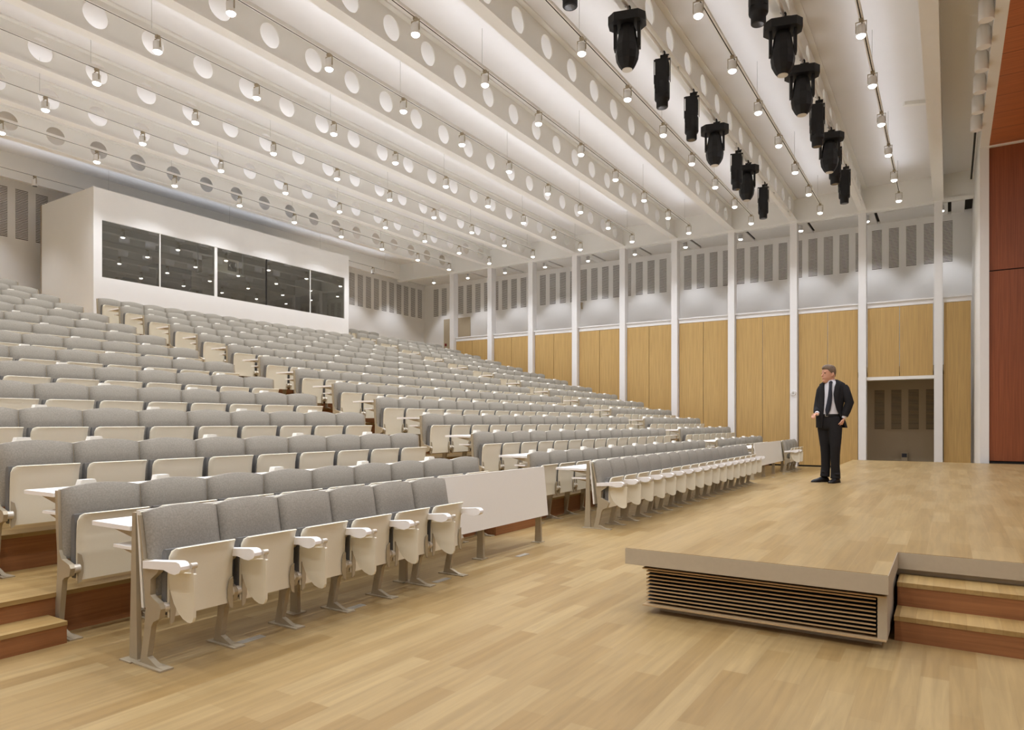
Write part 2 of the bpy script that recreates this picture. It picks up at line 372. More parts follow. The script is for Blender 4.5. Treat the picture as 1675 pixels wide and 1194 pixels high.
# door at the top of the gallery
d = struct('door_1', MB().box(-20.15, WALLY - 0.03, 4.0, -18.6, WALLY - 0.001, 6.27), M['door'])
build('door_handle', MB().box(-20.06, WALLY - 0.07, 5.0, -19.98, WALLY - 0.03, 5.12), mat('red_lock_plate', (0.25, 0.02, 0.02)), d)
# round device on a column, hook-like device on the upper wall
t = thing('wall_sensor', 'small round white sensor on the white column behind the man', 'sensor', (XB[2], COLY - 0.02, 2.34))
build('housing', MB().tube([(0, 0, 0), (0, -0.05, 0)], [0.085, 0.075], 16), M['column'], t); build('lens', MB().tube([(0, -0.05, 0), (0, -0.06, 0)], [0.04, 0.036], 12), M['steel'], t)
t = thing('wall_sensor', 'small curved white device on the upper side wall under a vent strip', 'sensor', (-12.87, WALLY, 6.26))
build('housing', MB().tube([(0, -0.02, -0.14), (0.0, -0.05, 0.0), (0.02, -0.09, 0.1), (0.06, -0.1, 0.08)], [0.035, 0.04, 0.05, 0.03], 10), M['door'], t)

# ------------------------------------------------------------------ control booth
BX, BY0, BY1, BZ0, BZ1 = -18.0, 8.724, 17.33, 3.0, 7.30
W0, W1, WZ0, WZ1 = 8.927, 17.13, 5.073, 6.512
bt = thing('control_booth', 'white projection booth with a long dark window behind the top rows', 'booth', (0, 0, 0))
mb = MB().box(BX - 0.08, BY0, BZ0, BX, BY1, WZ0).box(BX - 0.08, BY0, WZ1, BX, BY1, BZ1).box(BX - 0.08, BY0, WZ0, BX, W0, WZ1).box(BX - 0.08, W1, WZ0, BX, BY1, WZ1)
build('front_wall', mb, M['white'], bt)
build('side_wall', MB().box(BX - 2.75, BY0 + 0.001, BZ0, BX - 0.081, BY0 + 0.08, BZ1), M['beam'], bt)
build('side_wall', MB().box(BX - 2.75, BY1 - 0.08, BZ0, BX - 0.081, BY1 - 0.001, BZ1), M['beam'], bt)
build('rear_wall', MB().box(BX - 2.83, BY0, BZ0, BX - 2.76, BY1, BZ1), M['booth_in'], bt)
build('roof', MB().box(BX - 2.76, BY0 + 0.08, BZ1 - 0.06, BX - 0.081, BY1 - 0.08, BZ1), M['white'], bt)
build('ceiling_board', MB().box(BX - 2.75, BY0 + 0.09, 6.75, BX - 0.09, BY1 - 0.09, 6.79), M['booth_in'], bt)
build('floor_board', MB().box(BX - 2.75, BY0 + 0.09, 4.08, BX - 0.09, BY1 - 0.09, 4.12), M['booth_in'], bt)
sp = [W0, 10.444, 12.118, 13.877, 15.614, W1]
for i in range(5):
    build('window_pane', MB().box(BX - 0.045, sp[i], WZ0, BX - 0.035, sp[i + 1], WZ1), M['glass'], bt)
for i in range(1, 5):
    wd = 0.045 if i == 2 else 0.014
    build('mullion', MB().box(BX - 0.07, sp[i] - wd, WZ0, BX - 0.02, sp[i] + wd, WZ1), M['beam'] if i != 3 else M['gap'], bt)
t = thing('projector', 'grey boxy projector hung behind the booth window beside the wide mullion', 'projector', (BX - 0.75, 12.75, 5.95))
bevel(build('casing', MB().box(-0.4, -0.35, 0, 0.35, 0.42, 0.42), M['panelw'], t), 0.03)
build('lens', MB().tube([(0.35, 0.16, 0.2), (0.44, 0.16, 0.2)], [0.09, 0.085], 16).box(0.345, 0.02, 0.06, 0.356, 0.32, 0.34), M['black'], t)
build('shelf', MB().box(-0.45, -0.5, -0.06, 0.42, 0.55, -0.03), M['beam'], t)
build('hanger', MB().box(-0.42, 0.5, -0.06, -0.38, 0.53, 0.8).box(0.36, 0.5, -0.06, 0.4, 0.53, 0.8).box(-0.42, -0.5, -0.06, -0.38, -0.47, 0.8).box(0.36, -0.5, -0.06, 0.4, -0.47, 0.8), M['steel'], t)
for (yy, lab) in ((12.3, 'small white dome camera under the booth ceiling above the projector'), (16.75, 'small white dome camera in the booth corner behind the end pane')):
    t = thing('dome_camera', lab, 'camera', (BX - 0.3, yy, 6.75))
    build('housing', MB().lathe([(0.09, 0), (0.09, -0.1), (0.07, -0.16), (0.07, -0.28), (0.03, -0.33)], 14), M['white'], t)
def office_chair(x, y, z, lab):
    t = thing('office_chair', lab, 'chair', (x, y, z), group='dark chairs inside the booth')
    build('backrest', MB().poly_x([(-0.22, 0.55), (0.22, 0.55), (0.24, 1.0), (0.17, 1.12), (-0.17, 1.12), (-0.24, 1.0)], 0.2, 0.26), M['black'], t)
    build('seat', MB().box(-0.25, -0.24, 0.45, 0.22, 0.24, 0.53), M['black'], t)
    build('base', MB().cyl((0, 0, 0.08), 0.03, 0.38).tube([(-0.28, 0, 0.04), (0.28, 0, 0.04)], 0.025).tube([(0, -0.28, 0.04), (0, 0.28, 0.04)], 0.025), M['black'], t)
office_chair(BX - 0.6, 9.8, 4.12, 'dark office chair behind the first booth pane from its free end')
office_chair(BX - 0.6, 10.75, 4.12, 'dark office chair just beside the first thin mullion of the booth')
office_chair(BX - 0.6, 11.7, 4.12, 'dark office chair left of the wide mullion in the booth')
t = thing('equipment_rack', 'dark equipment cabinet standing inside the booth behind the wide mullion', 'cabinet', (BX - 2.0, 11.8, 4.12))
build('casing', MB().box(-0.4, -0.55, 0, 0.4, 0.55, 1.95), M['black'], t); build('door', MB().box(0.4, -0.5, 0.05, 0.42, 0.5, 1.9), M['gap'], t)

# ------------------------------------------------------------------ stage
SX0, SX1, SY0, SYB, SYS = -2.02, 12.1, 4.705, 18.8, 5.6
st = thing('stage', 'low oak stage with a beige edge and a louvred front', 'stage', (0, 0, 0))
pts = [(SX0 + 0.004, SY0 + 0.004), (-0.31 - 0.004, SY0 + 0.004), (-0.31 - 0.004, SYS + 0.004), (SX1, SYS + 0.004), (SX1, REDY - 0.01), (PX0 - 0.01, REDY - 0.3), (PX0 - 0.01, SYB), (SX0 + 0.004, SYB)]
build('deck', MB().poly_z(pts, STZ - 0.003, STZ), M['stage'], st)
fh = 0.118
mb = MB().box(SX0, SY0, STZ - fh, -0.31, SY0 + 0.03, STZ - 0.003).box(-0.34, SY0 + 0.03, STZ - fh, -0.31, SYS, STZ - 0.003).box(-0.34, SYS, STZ - fh, SX1, SYS + 0.03, STZ - 0.003).box(SX0, SY0 + 0.03, STZ - fh, SX0 + 0.03, SYB, STZ - 0.003)
build('edge_fascia', mb, M['beige'], st)
mb = MB().box(SX0 + 0.30, SY0 + 0.32, 0.05, -0.40, SY0 + 0.34, STZ - 0.08).box(SX0 + 0.30, SY0 + 0.32, 0.05, SX0 + 0.32, SYB - 0.1, STZ - 0.08).box(SX0 + 0.32, SYB - 0.12, 0.0, PX0 - 0.05, SYB - 0.1, STZ - 0.08)
build('inner_wall', mb, M['gap'], st)  # black colour stands in for the darkness under the stage
LV0, LV1 = 0.058, STZ - fh - 0.028
n = 10
mb = MB()
for i in range(n + 1):
    z = LV0 + (LV1 - LV0) * i / n
    if i in (0, n): mb.box(SX0 + 0.115, SY0 + 0.05, z - 0.005, -0.325, SY0 + 0.22, z + 0.004)
    else: mb.slot(0).box(SX0 + 0.13, SY0 + 0.09, z - 0.0045, -0.385, SY0 + 0.10, z + 0.0045).slot(1).box(SX0 + 0.13, SY0 + 0.10, z - 0.003, -0.385, SY0 + 0.22, z + 0.003).slot(0)  # blades behind the nosing coloured dark in place of the overhang's shade
build('front_louvre', mb, [M['slat'], M['gap']], st)
mb = MB()
for i in range(1, n):
    z = LV0 + (LV1 - LV0) * i / n
    mb.slot(0).box(SX0 + 0.13, SY0 + 0.223, z - 0.0045, SX0 + 0.14, SYB - 0.2, z + 0.0045).slot(1).box(SX0 + 0.14, SY0 + 0.223, z - 0.003, SX0 + 0.25, SYB - 0.2, z + 0.003)  # side blades likewise: shade put into their dark colour
build('side_louvre', mb, [M['slat'], M['gap']], st)
build('end_post', MB().box(-0.375, SY0 + 0.075, LV0, -0.322, SYS + 0.1, LV1), M['beige'], st)
build('plinth', MB().box(SX0 + 0.21, SY0 + 0.17, 0.0, -0.36, SY0 + 0.23, LV0 - 0.005).box(SX0 + 0.21, SY0 + 0.23, 0, SX0 + 0.27, SYB - 0.2, LV0 - 0.005), M['beige'], st)
build('upper_strip', MB().box(SX0 + 0.2, SY0 + 0.2, LV1 + 0.004, -0.33, SY0 + 0.24, STZ - 0.06).box(SX0 + 0.2, SY0 + 0.2, LV1 + 0.004, SX0 + 0.24, SYB - 0.2, STZ - 0.06), M['metal'], st)
build('step_back', MB().box(-0.32, SYS + 0.055, 0.3, SX1, SYS + 0.075, STZ - 0.06), M['beige'], st)
# stage steps
s1 = thing('stage_steps', 'oak steps with reddish risers leading up to the stage', 'steps', (0, 0, 0))
SZ = STZ / 3
mb = MB()
for i, (ya, zb) in enumerate(((5.02, SZ), (5.32, SZ * 2))):
    build('tread', MB().box(-0.30, ya, zb - 0.03, SX1, SYS + 0.05, zb), M['tread'], s1)
    build('riser', MB().box(-0.297, ya + 0.004, 0.0 if i == 0 else SZ, SX1, ya + 0.06, zb - 0.03), M['riser_y'], s1)

# ------------------------------------------------------------------ seats
SP_FRONT = [(-0.005, 0.86), (0.012, 0.86), (0.062, 0.61), (0.24, 0.595), (0.20, 0.548), (0.132, 0.503), (0.128, 0.412), (0.161, 0.394), (0.215, 0.375), (0.235, 0.345), (0.218, 0.289), (0.160, 0.262),
            (0.140, 0.235), (0.097, 0.052), (0.20, 0.012), (0.268, 0.010), (0.268, 0.0), (-0.02, 0.0), (-0.02, 0.008), (0.021, 0.012), (0.06, 0.174), (0.08, 0.333), (0.044, 0.597)]
SP_STD = [(-0.026, 0.950), (0.008, 0.950), (0.022, 0.70), (0.03, 0.56), (0.062, 0.504), (0.12, 0.49), (0.164, 0.478), (0.184, 0.455), (0.165, 0.405), (0.10, 0.385), (0.076, 0.367), (0.035, 0.126), (0.025, 0.055),
          (0.15, 0.012), (0.228, 0.010), (0.228, 0.0), (-0.06, 0.0), (-0.06, 0.008), (-0.035, 0.012), (-0.03, 0.13), (0.004, 0.40), (0.007, 0.514), (-0.012, 0.70)]
def stand_mesh(poly, z_plate=True):
    mb = MB().poly_y(poly, -0.016, 0.016)
    x1 = max(p[0] for p in poly); x0 = min(p[0] for p in poly if p[1] < 0.001)
    mb.box(x0, -0.04, 0.0, x1, 0.04, 0.009)
    return mb
def back_mesh(w, prof, th, arch, nx=11, margin=0.004):
    """upholstered back: prof = [(x, z)] bottom to top"""
    fr = []; bk = []
    for k, (xp, zp) in enumerate(prof):
        s_ = k / (len(prof) - 1); a = []; b = []
        for i in range(nx):
            t = i / (nx - 1); u = 2 * t - 1
            e = max(0, 1 - abs(u) ** 8) * (1 - s_ ** 10) * (1 - (1 - s_) ** 10)
            z = zp + arch * (1 - u * u) * s_ ** 3
            y = margin + (w - 2 * margin) * t
            a.append((xp + th * (0.45 + 0.55 * e), y, z)); b.append((xp, y, z))
        fr.append(a); bk.append(b)
    rings = [a + b[::-1] for a, b in zip(fr, bk)]
    mb = MB(); mb.loft(rings, True, True); return mb
def shell_mesh(w, prof, th, arch, nx=9):
    rings = []
    for k, (xp, zp) in enumerate(prof):
        s_ = k / (len(prof) - 1)
        a = [(xp, 0.003 + (w - 0.006) * i / (nx - 1), zp + arch * (1 - (2 * i / (nx - 1) - 1) ** 2) * s_ ** 3) for i in range(nx)]
        b = [(x - th, y, z) for x, y, z in a]
        rings.append(a + b[::-1])
    return MB().loft(rings, False, True)
def pan_mesh(w, z0, z1, x0, flare, th=0.014, m=0.035, nx=9, rc=0.045):
    prof = [(0, 0.0), (-0.004, 0.25), (0.0, 0.55), (0.008, 0.78), (0.018, 0.90), (flare * 0.75, 0.97), (flare, 1.0)]
    H = z1 - z0; rings = []
    for (dx, s_) in prof:
        z = z0 + H * s_; ins = 0.0
        dz = z1 - z
        if dz < rc: ins = rc - math.sqrt(max(0, rc * rc - (rc - dz) ** 2))
        ya, yb = m + ins * 0.8, w - m + 0.012
        a = [(x0 + dx, ya + (yb - ya) * i / (nx - 1), z) for i in range(nx)]; b = [(x - th, y, z + (0.004 if s_ > 0.95 else 0)) for x, y, z in a]
        rings.append(a + b[::-1])
    return MB().loft(rings, True, True)
def cushion_mesh(w, z0, z1, x0, x1, m=0.03):
    rings = []
    for (s_, k) in ((0, 0.7), (0.06, 1), (0.5, 1.0), (0.88, 1.0), (0.97, 0.8), (1, 0.5)):
        z = z0 + (z1 - z0) * s_; c = x1 - (x1 - x0) * 0.5 * k; hw = (x1 - x0) * 0.5 * k
        ring = []
        for (u, v) in ((m, -1), (m, 1), (w - m + 0.005, 1), (w - m + 0.005, -1)): ring.append((x1 - (x1 - x0) * (0 if v > 0 else k), u, z))
        rings.append(ring)
    return MB().loft(rings, False, True)
PF = [(0.098, 0.40), (0.075, 0.50), (0.05, 0.62), (0.028, 0.74), (0.010, 0.83), (-0.002, 0.876)]
PS = [(0.024, 0.50), (0.012, 0.60), (0.0, 0.72), (-0.008, 0.84), (-0.012, 0.915), (-0.016, 0.955)]
LIB = {}
def seat_lib(kind, w):
    key = (kind, round(w, 4))
    if key in LIB: return LIB[key]
    d = {}
    if kind == 'front':
        d['backrest'] = back_mesh(w, PF, 0.065, 0.026).mesh('backrest', M['fabric'])
        d['back_shell'] = shell_mesh(w, PF, 0.014, 0.022).mesh('back_shell', M['cream'])
        d['seat_pan'] = pan_mesh(w, 0.285, 0.675, 0.225, 0.035).mesh('seat_pan', M['cream'])
        d['seat_cushion'] = cushion_mesh(w, 0.30, 0.672, 0.165, 0.213).mesh('seat_cushion', M['fabric_dark'])
        d['stand'] = stand_mesh(SP_FRONT).mesh('stand', M['metal'])
        ar = [(0.07, 0.560), (0.07, 0.603), (0.40, 0.633), (0.430, 0.628), (0.447, 0.610), (0.447, 0.592), (0.430, 0.575), (0.385, 0.560), (0.345, 0.562), (0.28, 0.575)]
        d['armrest'] = MB().poly_y(ar, -0.027, 0.027).mesh('armrest', M['desk'])
        tb = [(0.225, 0.530), (0.237, 0.545), (0.465, 0.566), (0.474, 0.56), (0.474, 0.50), (0.468, 0.32), (0.458, 0.298), (0.44, 0.288), (0.41, 0.288), (0.365, 0.302), (0.32, 0.332), (0.28, 0.375), (0.252, 0.425), (0.235, 0.48)]
        d['tablet'] = MB().poly_y(tb, 0.034, 0.050).mesh('tablet', M['cream'])
        d['tablet_rod'] = MB().tube([(0.452, 0.028, 0.607), (0.452, 0.062, 0.607)], 0.016, 10).tube([(0.452, 0.045, 0.607), (0.452, 0.045, 0.55)], 0.011, 8).mesh('tablet_rod', M['chrome'])
        hz, hx = 0.345, 0.205
    else:
        d['backrest'] = back_mesh(w, PS, 0.062, 0.032).mesh('backrest', M['fabric'])
        d['back_shell'] = shell_mesh(w, PS, 0.014, 0.028).mesh('back_shell', M['cream'])
        d['seat_pan'] = pan_mesh(w, 0.365, 0.80, 0.150, 0.038, m=0.038).mesh('seat_pan', M['cream'])
        d['seat_cushion'] = cushion_mesh(w, 0.38, 0.797, 0.088, 0.137).mesh('seat_cushion', M['fabric_dark'])
        d['stand'] = stand_mesh(SP_STD).mesh('stand', M['metal'])
        hz, hx = 0.445, 0.155
    d['hinge'] = MB().tube([(hx, -0.019, hz), (hx, 0.019, hz)], 0.030, 12).mesh('hinge', M['chrome'])
    d['hw'] = w
    xx = 0.152 if kind != 'front' else 0.227
    pr = [(0.0, -0.10), (0.0, 0.10), (0.022, 0.085), (0.034, 0.03), (0.034, -0.03), (0.022, -0.085)]
    for sy in (0, 1):
        pts = [((0.040 + y) if sy == 0 else (w - 0.026 - y), hz + z) for y, z in pr]
        d['hinge_plate' + str(sy)] = MB().poly_x(pts, xx, xx + 0.010).mesh('hinge_plate', M['metal'])
    LIB[key] = d; return d
BLK = [('near block', 2.19, 6.95, 9), ('middle block', 8.19, 16.30, 15), ('wall block', 17.40, 22.25, 9)]
FRONT = [('near block', 2.19, 6), ('middle block', 8.19, 17), ('wall block', 20.31, 4)]
seats = []
for bn, y0, n in FRONT:
    for i in range(n): seats.append(('front', 1, bn, i, n, y0 + 0.4705 * i, 0.4705))
for r in range(2, 17):
    for bn, y0, y1, n in BLK:
        if bn == 'middle block' and r > 14: continue
        if r == 16 and bn == 'near block': continue
        nn = 4 if r == 16 else n
        wd = (y1 - y0) / n
        for i in range(nn): seats.append(('std', r, bn, i, n, y0 + wd * i, wd))
vis = []
for s_ in seats:
    kind, r, bn, i, n, y, wd = s_
    p = px((row_x(r), y + wd, tier_z(r) + 0.8))
    if p[0] < -25: continue
    vis.append((p[2], s_))
vis.sort(key=lambda q: q[0])
NS = 300
near = vis[:NS]; rest = vis[NS:]
ends = {}
for bn, y0, n in FRONT: ends[(1, bn)] = n - 1
for k_, (dist, (kind, r, bn, i, n, y, wd)) in enumerate(near):
    d = seat_lib(kind, wd); X = row_x(r)
    pos = f'{ORD[i + 1]} from the near end'
    if kind == 'front': lab = f'front-row grey seat with armrest and folded tablet, {pos}, {bn}'
    else: lab = f'grey fabric tip-up seat, {pos} of the {ORD[r]} row, {bn}'
    t = thing('auditorium_seat', lab, 'seat', (X, y, tier_z(r)), 0, 'tip-up seats of the ' + bn)
    put('backrest', d['backrest'], t); put('back_shell', d['back_shell'], t)
    p_ = put('seat_pan', d['seat_pan'], t); put('stand', d['stand'], t)
    if dist < 19: put('seat_cushion', d['seat_cushion'], p_); put('hinge', d['hinge'], t, (0, 0.031, 0)); put('hinge', d['hinge'], t, (0, wd - 0.031, 0))
    if dist < 13 and kind != 'front' or dist < 8: put('hinge_plate', d['hinge_plate0'], p_); put('hinge_plate', d['hinge_plate1'], p_)
    if kind == 'front':
        put('armrest', d['armrest'], t); tb_ = put('tablet', d['tablet'], t); put('tablet_rod', d['tablet_rod'], tb_)
    if i == n - 1:
        put('stand', d['stand'], t, (0, wd, 0))
        if kind == 'front': put('armrest', d['armrest'], t, (0, wd, 0))
# the remaining, farthest seats in one object
mb_v = []; mb_f = []; mb_m = []; mb_s = []
MI = {'backrest': 0, 'back_shell': 1, 'seat_pan': 1, 'stand': 2}
for dist, (kind, r, bn, i, n, y, wd) in rest:
    d = seat_lib(kind, wd)
    for part, mi in MI.items():
        me = d[part]; o = len(mb_v); off = Vector((row_x(r), y, tier_z(r)))
        mb_v += [tuple(v.co + off) for v in me.vertices]
        for p in me.polygons: mb_f.append(tuple(q + o for q in p.vertices)); mb_m.append(mi); mb_s.append(p.use_smooth)
if mb_f:
    me = bpy.data.meshes.new('distant_seats'); me.from_pydata(mb_v, [], mb_f)
    for m in (M['fabric'], M['cream'], M['metal']): me.materials.append(m)
    me.polygons.foreach_set('use_smooth', mb_s); me.polygons.foreach_set('material_index', mb_m); me.update()
    o = put('distant_seats', me); o['kind'] = 'stuff'; tag(o, 'grey tip-up seats filling the farthest rows near the booth and side wall', 'seats')

# ------------------------------------------------------------------ writing desks
def desk(r_seat, bn, y0, y1, n):
    """desk fixed behind the seats of row r_seat"""
    z = tier_z(r_seat); X = row_x(r_seat)
    first = r_seat == 1
    lab = f'white writing desk behind the {ORD[r_seat]} row of seats, {bn}' if not first else f'white writing desk with a pale front panel behind the front row, {bn}'
    t = thing('writing_desk', lab, 'desk', (X, 0, z), 0, 'long writing desks between the seat rows')
    if first: xa, xb, zt, xs, zs = -0.557, -0.115, 0.783, -0.313, 0.66
    else: xa, xb, zt, xs, zs = -0.513, -0.085, 0.927, -0.255, 0.80
    build('desktop', MB().box(xa, y0, zt - 0.027, xb, y1, zt), M['desk'], t)
    build('shelf', MB().box(xs, y0 + 0.005, zs - 0.018, -0.07, y1 - 0.005, zs), M['desk'], t)
    ny = max(2, round((y1 - y0) / 1.2))
    bk1 = MB().poly_y([(xa + 0.2, zt - 0.03), (-0.04, zt - 0.03), (-0.04, zt - 0.085)], -0.008, 0.008).mesh('bracket', M['metal'])
    bk2 = MB().poly_y([(xs + 0.05, zs - 0.02), (-0.04, zs - 0.02), (-0.04, zs - 0.06)], -0.008, 0.008).mesh('bracket', M['metal'])
    for i in range(ny + 1):
        yc = y0 + 0.03 + (y1 - y0 - 0.06) * i / ny
        if i == 0 or r_seat < 5: put('bracket', bk1, t, (0, yc, 0)); put('bracket', bk2, t, (0, yc, 0))
    if first:
        build('front_panel', MB().poly_y([(-0.045, 0.885), (-0.025, 0.885), (0.03, 0.32), (0.008, 0.32)], y0, y1), M['panelw'], t)
        ps = [y0 + 0.01] + [y0 + 1.18 * i for i in range(1, 20) if y0 + 1.18 * i < y1 - 0.6] + [y1 - 0.05]
        for yp in ps:
            lm = MB().poly_y([(-0.115, 0.0), (-0.03, 0.0), (-0.05, 0.87), (-0.085, 0.87)], yp - 0.014, yp + 0.014).box(-0.14, yp - 0.06, 0, -0.022, yp + 0.06, 0.008)
            build('leg', lm, M['metal'], t)
    if not first:
        wd = (y1 - y0) / n
        yc = y0 + 0.20
        while yc < y1:
            if px((X, yc, z + 1))[0] > -10 and len([1 for c in t.children if c.name.startswith('outlet_box')]) < 40:
                build('outlet_box', MB().poly_x([(yc - 0.07, zt), (yc + 0.07, zt), (yc + 0.045, zt + 0.08), (yc - 0.045, zt + 0.08)], -0.10, -0.035), M['panelw'], t)
            yc += wd if False else wd * (1 if yc < y0 + 0.3 else 2)
    return t
desk(1, 'near block', 2.19, 6.95, 9); desk(1, 'middle block', 8.19, 16.25, 15); desk(1, 'wall block', 17.2, 22.25, 9)
for r in range(2, 15):
    for bn, y0, y1, n in BLK:
        if bn == 'middle block' and r > 13: continue
        if px((row_x(r), y1, tier_z(r) + 0.9))[0] < 0: continue
        desk(r, bn, y0, y1, n)
# floor plates in front of the first row
for i, yp in enumerate((2.79, 3.70, 4.76, 6.12, 18.28, 19.63)):
    o = build('floor_plate', MB().box(-0.03, -0.1, 0, 0.03, 0.1, 0.004), M['steel'], None, (-3.79, yp, 0))
    tag(o, ['grey metal floor plate beside the second leg of the near front row', 'grey metal floor plate beside the fourth leg of the near front row', 'grey metal floor plate beside the last leg of the near front row',
            'pale floor plate before the open panel of the near block', 'pale floor plate before the wall block panel, nearer the aisle', 'pale floor plate before the wall block panel, nearer its seats'][i], 'floor plate')

# ------------------------------------------------------------------ ceiling tracks and spotlights
SY = [6.35 + 1.92 * n for n in range(-4, 9)]
spot_data = bpy.data.lights.new('spot_beam', 'SPOT'); spot_data.energy = SPOT_W; spot_data.color = SPOT_C
spot_data.spot_size = math.radians(124); spot_data.spot_blend = 0.8; spot_data.shadow_soft_size = 0.045
lamp_meshes = {}
lamp_meshes['bracket'] = MB().box(-0.082, -0.008, 0.09, -0.072, 0.008, 0.26).box(0.072, -0.008, 0.09, 0.082, 0.008, 0.26).box(-0.082, -0.008, 0.252, 0.082, 0.008, 0.26).box(-0.03, -0.03, 0.26, 0.03, 0.03, 0.30).mesh('bracket', M['metal'])
lamp_meshes['body'] = MB().lathe([(0.070, 0.0), (0.070, 0.15), (0.055, 0.165)], 14).mesh('body', M['white'])
lamp_meshes['lens'] = MB().lathe([(0.02, -0.034), (0.05, -0.028), (0.066, -0.010), (0.069, 0.0005)], 14).mesh('lens', M['lit'])
lamp_meshes['lens_off'] = MB().lathe([(0.058, -0.004), (0.058, 0.001)], 14).mesh('lens', M['lens'])
TRZ = 7.80
for k in range(10):
    tx = -1.25 - 1.96 * k if k else -1.2
    tx = tx + 0.02
    unlit = k == 9
    if unlit: tx = -20.0
    tl = f'white lighting track hung below the ceiling, {ORD[k + 1]} from the stage'
    t = thing('lighting_track', tl, 'track', (tx, 0, TRZ), 0, 'ceiling lighting tracks')
    ye = 21.85
    build('rail', MB().box(-0.03, -3.0, 0.0, 0.03, ye, 0.05), M['beam'], t)
    build('slot', MB().box(-0.008, -3.0, -0.003, 0.008, ye, -0.0005), M['gap'], t)
    for yw in (2.4, 6.25, 10.1, 13.95, 17.8, 21.3):
        build('wire', MB().cyl((0, yw, 0.05), 0.004, CEIL - TRZ - 0.05, 6), M['steel'], t)
    if True:
        ad = bpy.data.lights.new('uplight', 'AREA'); ad.shape = 'RECTANGLE'; ad.size = 0.05; ad.size_y = ye + 2.8; ad.energy = UP_W * (1.1 if unlit else 1.0); ad.spread = math.radians(125); ad.color = UP_C
        ao = bpy.data.objects.new('uplight', ad); COL.objects.link(ao); ao.location = (tx, (ye - 3.0) / 2, TRZ + 0.062); ao.rotation_euler = (PI, 0, 0)
    ys = SY if not unlit else [4.4, 8.25, 20.6]
    for j, y in enumerate(reversed(ys)):
        p = px((tx, y, 7.6))
        inview = -20 < p[0] < 1695 and -20 < p[1] < 1200
        if inview:
            lab = f'lit white ceiling spotlight, {ORD[j + 1]} from the side wall on the {ORD[k + 1]} track from the stage' if not unlit else f'unlit white spotlight on the rear track above the booth level, {ORD[j + 1]} from the side wall'
            s_ = thing('ceiling_spotlight', lab, 'spotlight', (tx, y, 7.535), 0, 'spotlights on the ceiling tracks')
            s_['hung'] = 1
            put('bracket', lamp_meshes['bracket'], s_, (0, 0, -0.035)); put('body', lamp_meshes['body'], s_); put('lens', lamp_meshes['lens_off' if unlit else 'lens'], s_)
        if not unlit:
            lo = bpy.data.objects.new('spot_beam', spot_data); COL.objects.link(lo); lo.location = (tx, y, 7.47)

# gallery downlights
gd = bpy.data.lights.new('gallery_beam', 'SPOT'); gd.energy = GAL_W; gd.color = SPOT_C; gd.spot_size = math.radians(75); gd.spot_blend = 0.6; gd.shadow_soft_size = 0.04
gx_ = [XB[k] + 0.02 - 0.02 for k in range(1, 10)]
for k, x in enumerate([-0.2] + [-2.2 - 1.96 * k for k in range(0, 9)] + [-19.8]):
    s_ = thing('gallery_downlight', f'small white downlight under the side gallery ceiling, {ORD[k + 1]} from the stage', 'downlight', (x, 24.3, SOFF - 0.25), 0, 'downlights above the side wall')
    put('body', lamp_meshes['body'], s_, (0, 0, 0.06)); put('lens', lamp_meshes['lens'], s_, (0, 0, 0.06))
    lo = bpy.data.objects.new('gallery_beam', gd); COL.objects.link(lo); lo.location = (x, 24.3, SOFF - 0.27); lo.rotation_euler = (math.radians(14), 0, 0)
gb = bpy.data.lights.new('rear_beam', 'SPOT'); gb.energy = 130.0; gb.color = SPOT_C; gb.spot_size = math.radians(92); gb.spot_blend = 0.6; gb.shadow_soft_size = 0.04
for y in (4.4, 7.0, 18.3, 20.6, 23.0):
    lo = bpy.data.objects.new('rear_beam', gb); COL.objects.link(lo); lo.location = (BACKX + 1.1, y, SOFF - 0.1)

# added light panels over the stage, unseen, to fill the front-facing surfaces
for y in (0.0, 4.5, 9.0, 13.5):
    for x in (3.2, 7.5):
        s_ = thing('added_fill_panel', f'added unseen fill light panel in the red soffit, {ORD[int((y + 4.5) / 4.5)]} from the front, {"audience" if x < 5 else "far"} side', 'light', (x, y, REDZ - 0.01), 0, 'added fill panels over the stage')
        build('frame', MB().box(-0.66, -0.66, -0.012, 0.66, 0.66, 0.0), M['column'], s_)
        ad = bpy.data.lights.new('added_fill_light', 'AREA'); ad.shape = 'SQUARE'; ad.size = 1.2; ad.energy = FILL_W; ad.color = SPOT_C
        ao = bpy.data.objects.new('added_fill_light', ad); COL.objects.link(ao); ao.location = (x, y, REDZ - 0.03)
# white wall-washer lamps along the portal beam
t = thing('lighting_track', 'dark lighting track along the white portal beam above the stage edge', 'track', (0.5, 0, 8.02))
build('rail', MB().box(-0.02, 2.0, 0.0, 0.02, 22.4, 0.04), M['gap'], t)
for yw in (4, 12, 20): build('wire', MB().cyl((0, yw, 0.04), 0.006, CEIL - 8.06, 6), M['steel'], t)
for j, y in enumerate((17.6, 16.6, 15.6, 14.65, 13.75, 12.85)):
    s_ = thing('portal_lamp', f'white shaded lamp beside the portal beam, {ORD[j + 1]} from the red wood wall', 'lamp', (0.48, y, 7.62), 0, 'white lamps along the portal beam')
    build('shade', MB().lathe([(0.10, 0.0), (0.105, 0.02), (0.10, 0.30), (0.05, 0.38)], 16), M['desk'], s_)
    build('stem', MB().cyl((0, 0, 0.36), 0.015, 0.05, 8), M['gap'], s_)

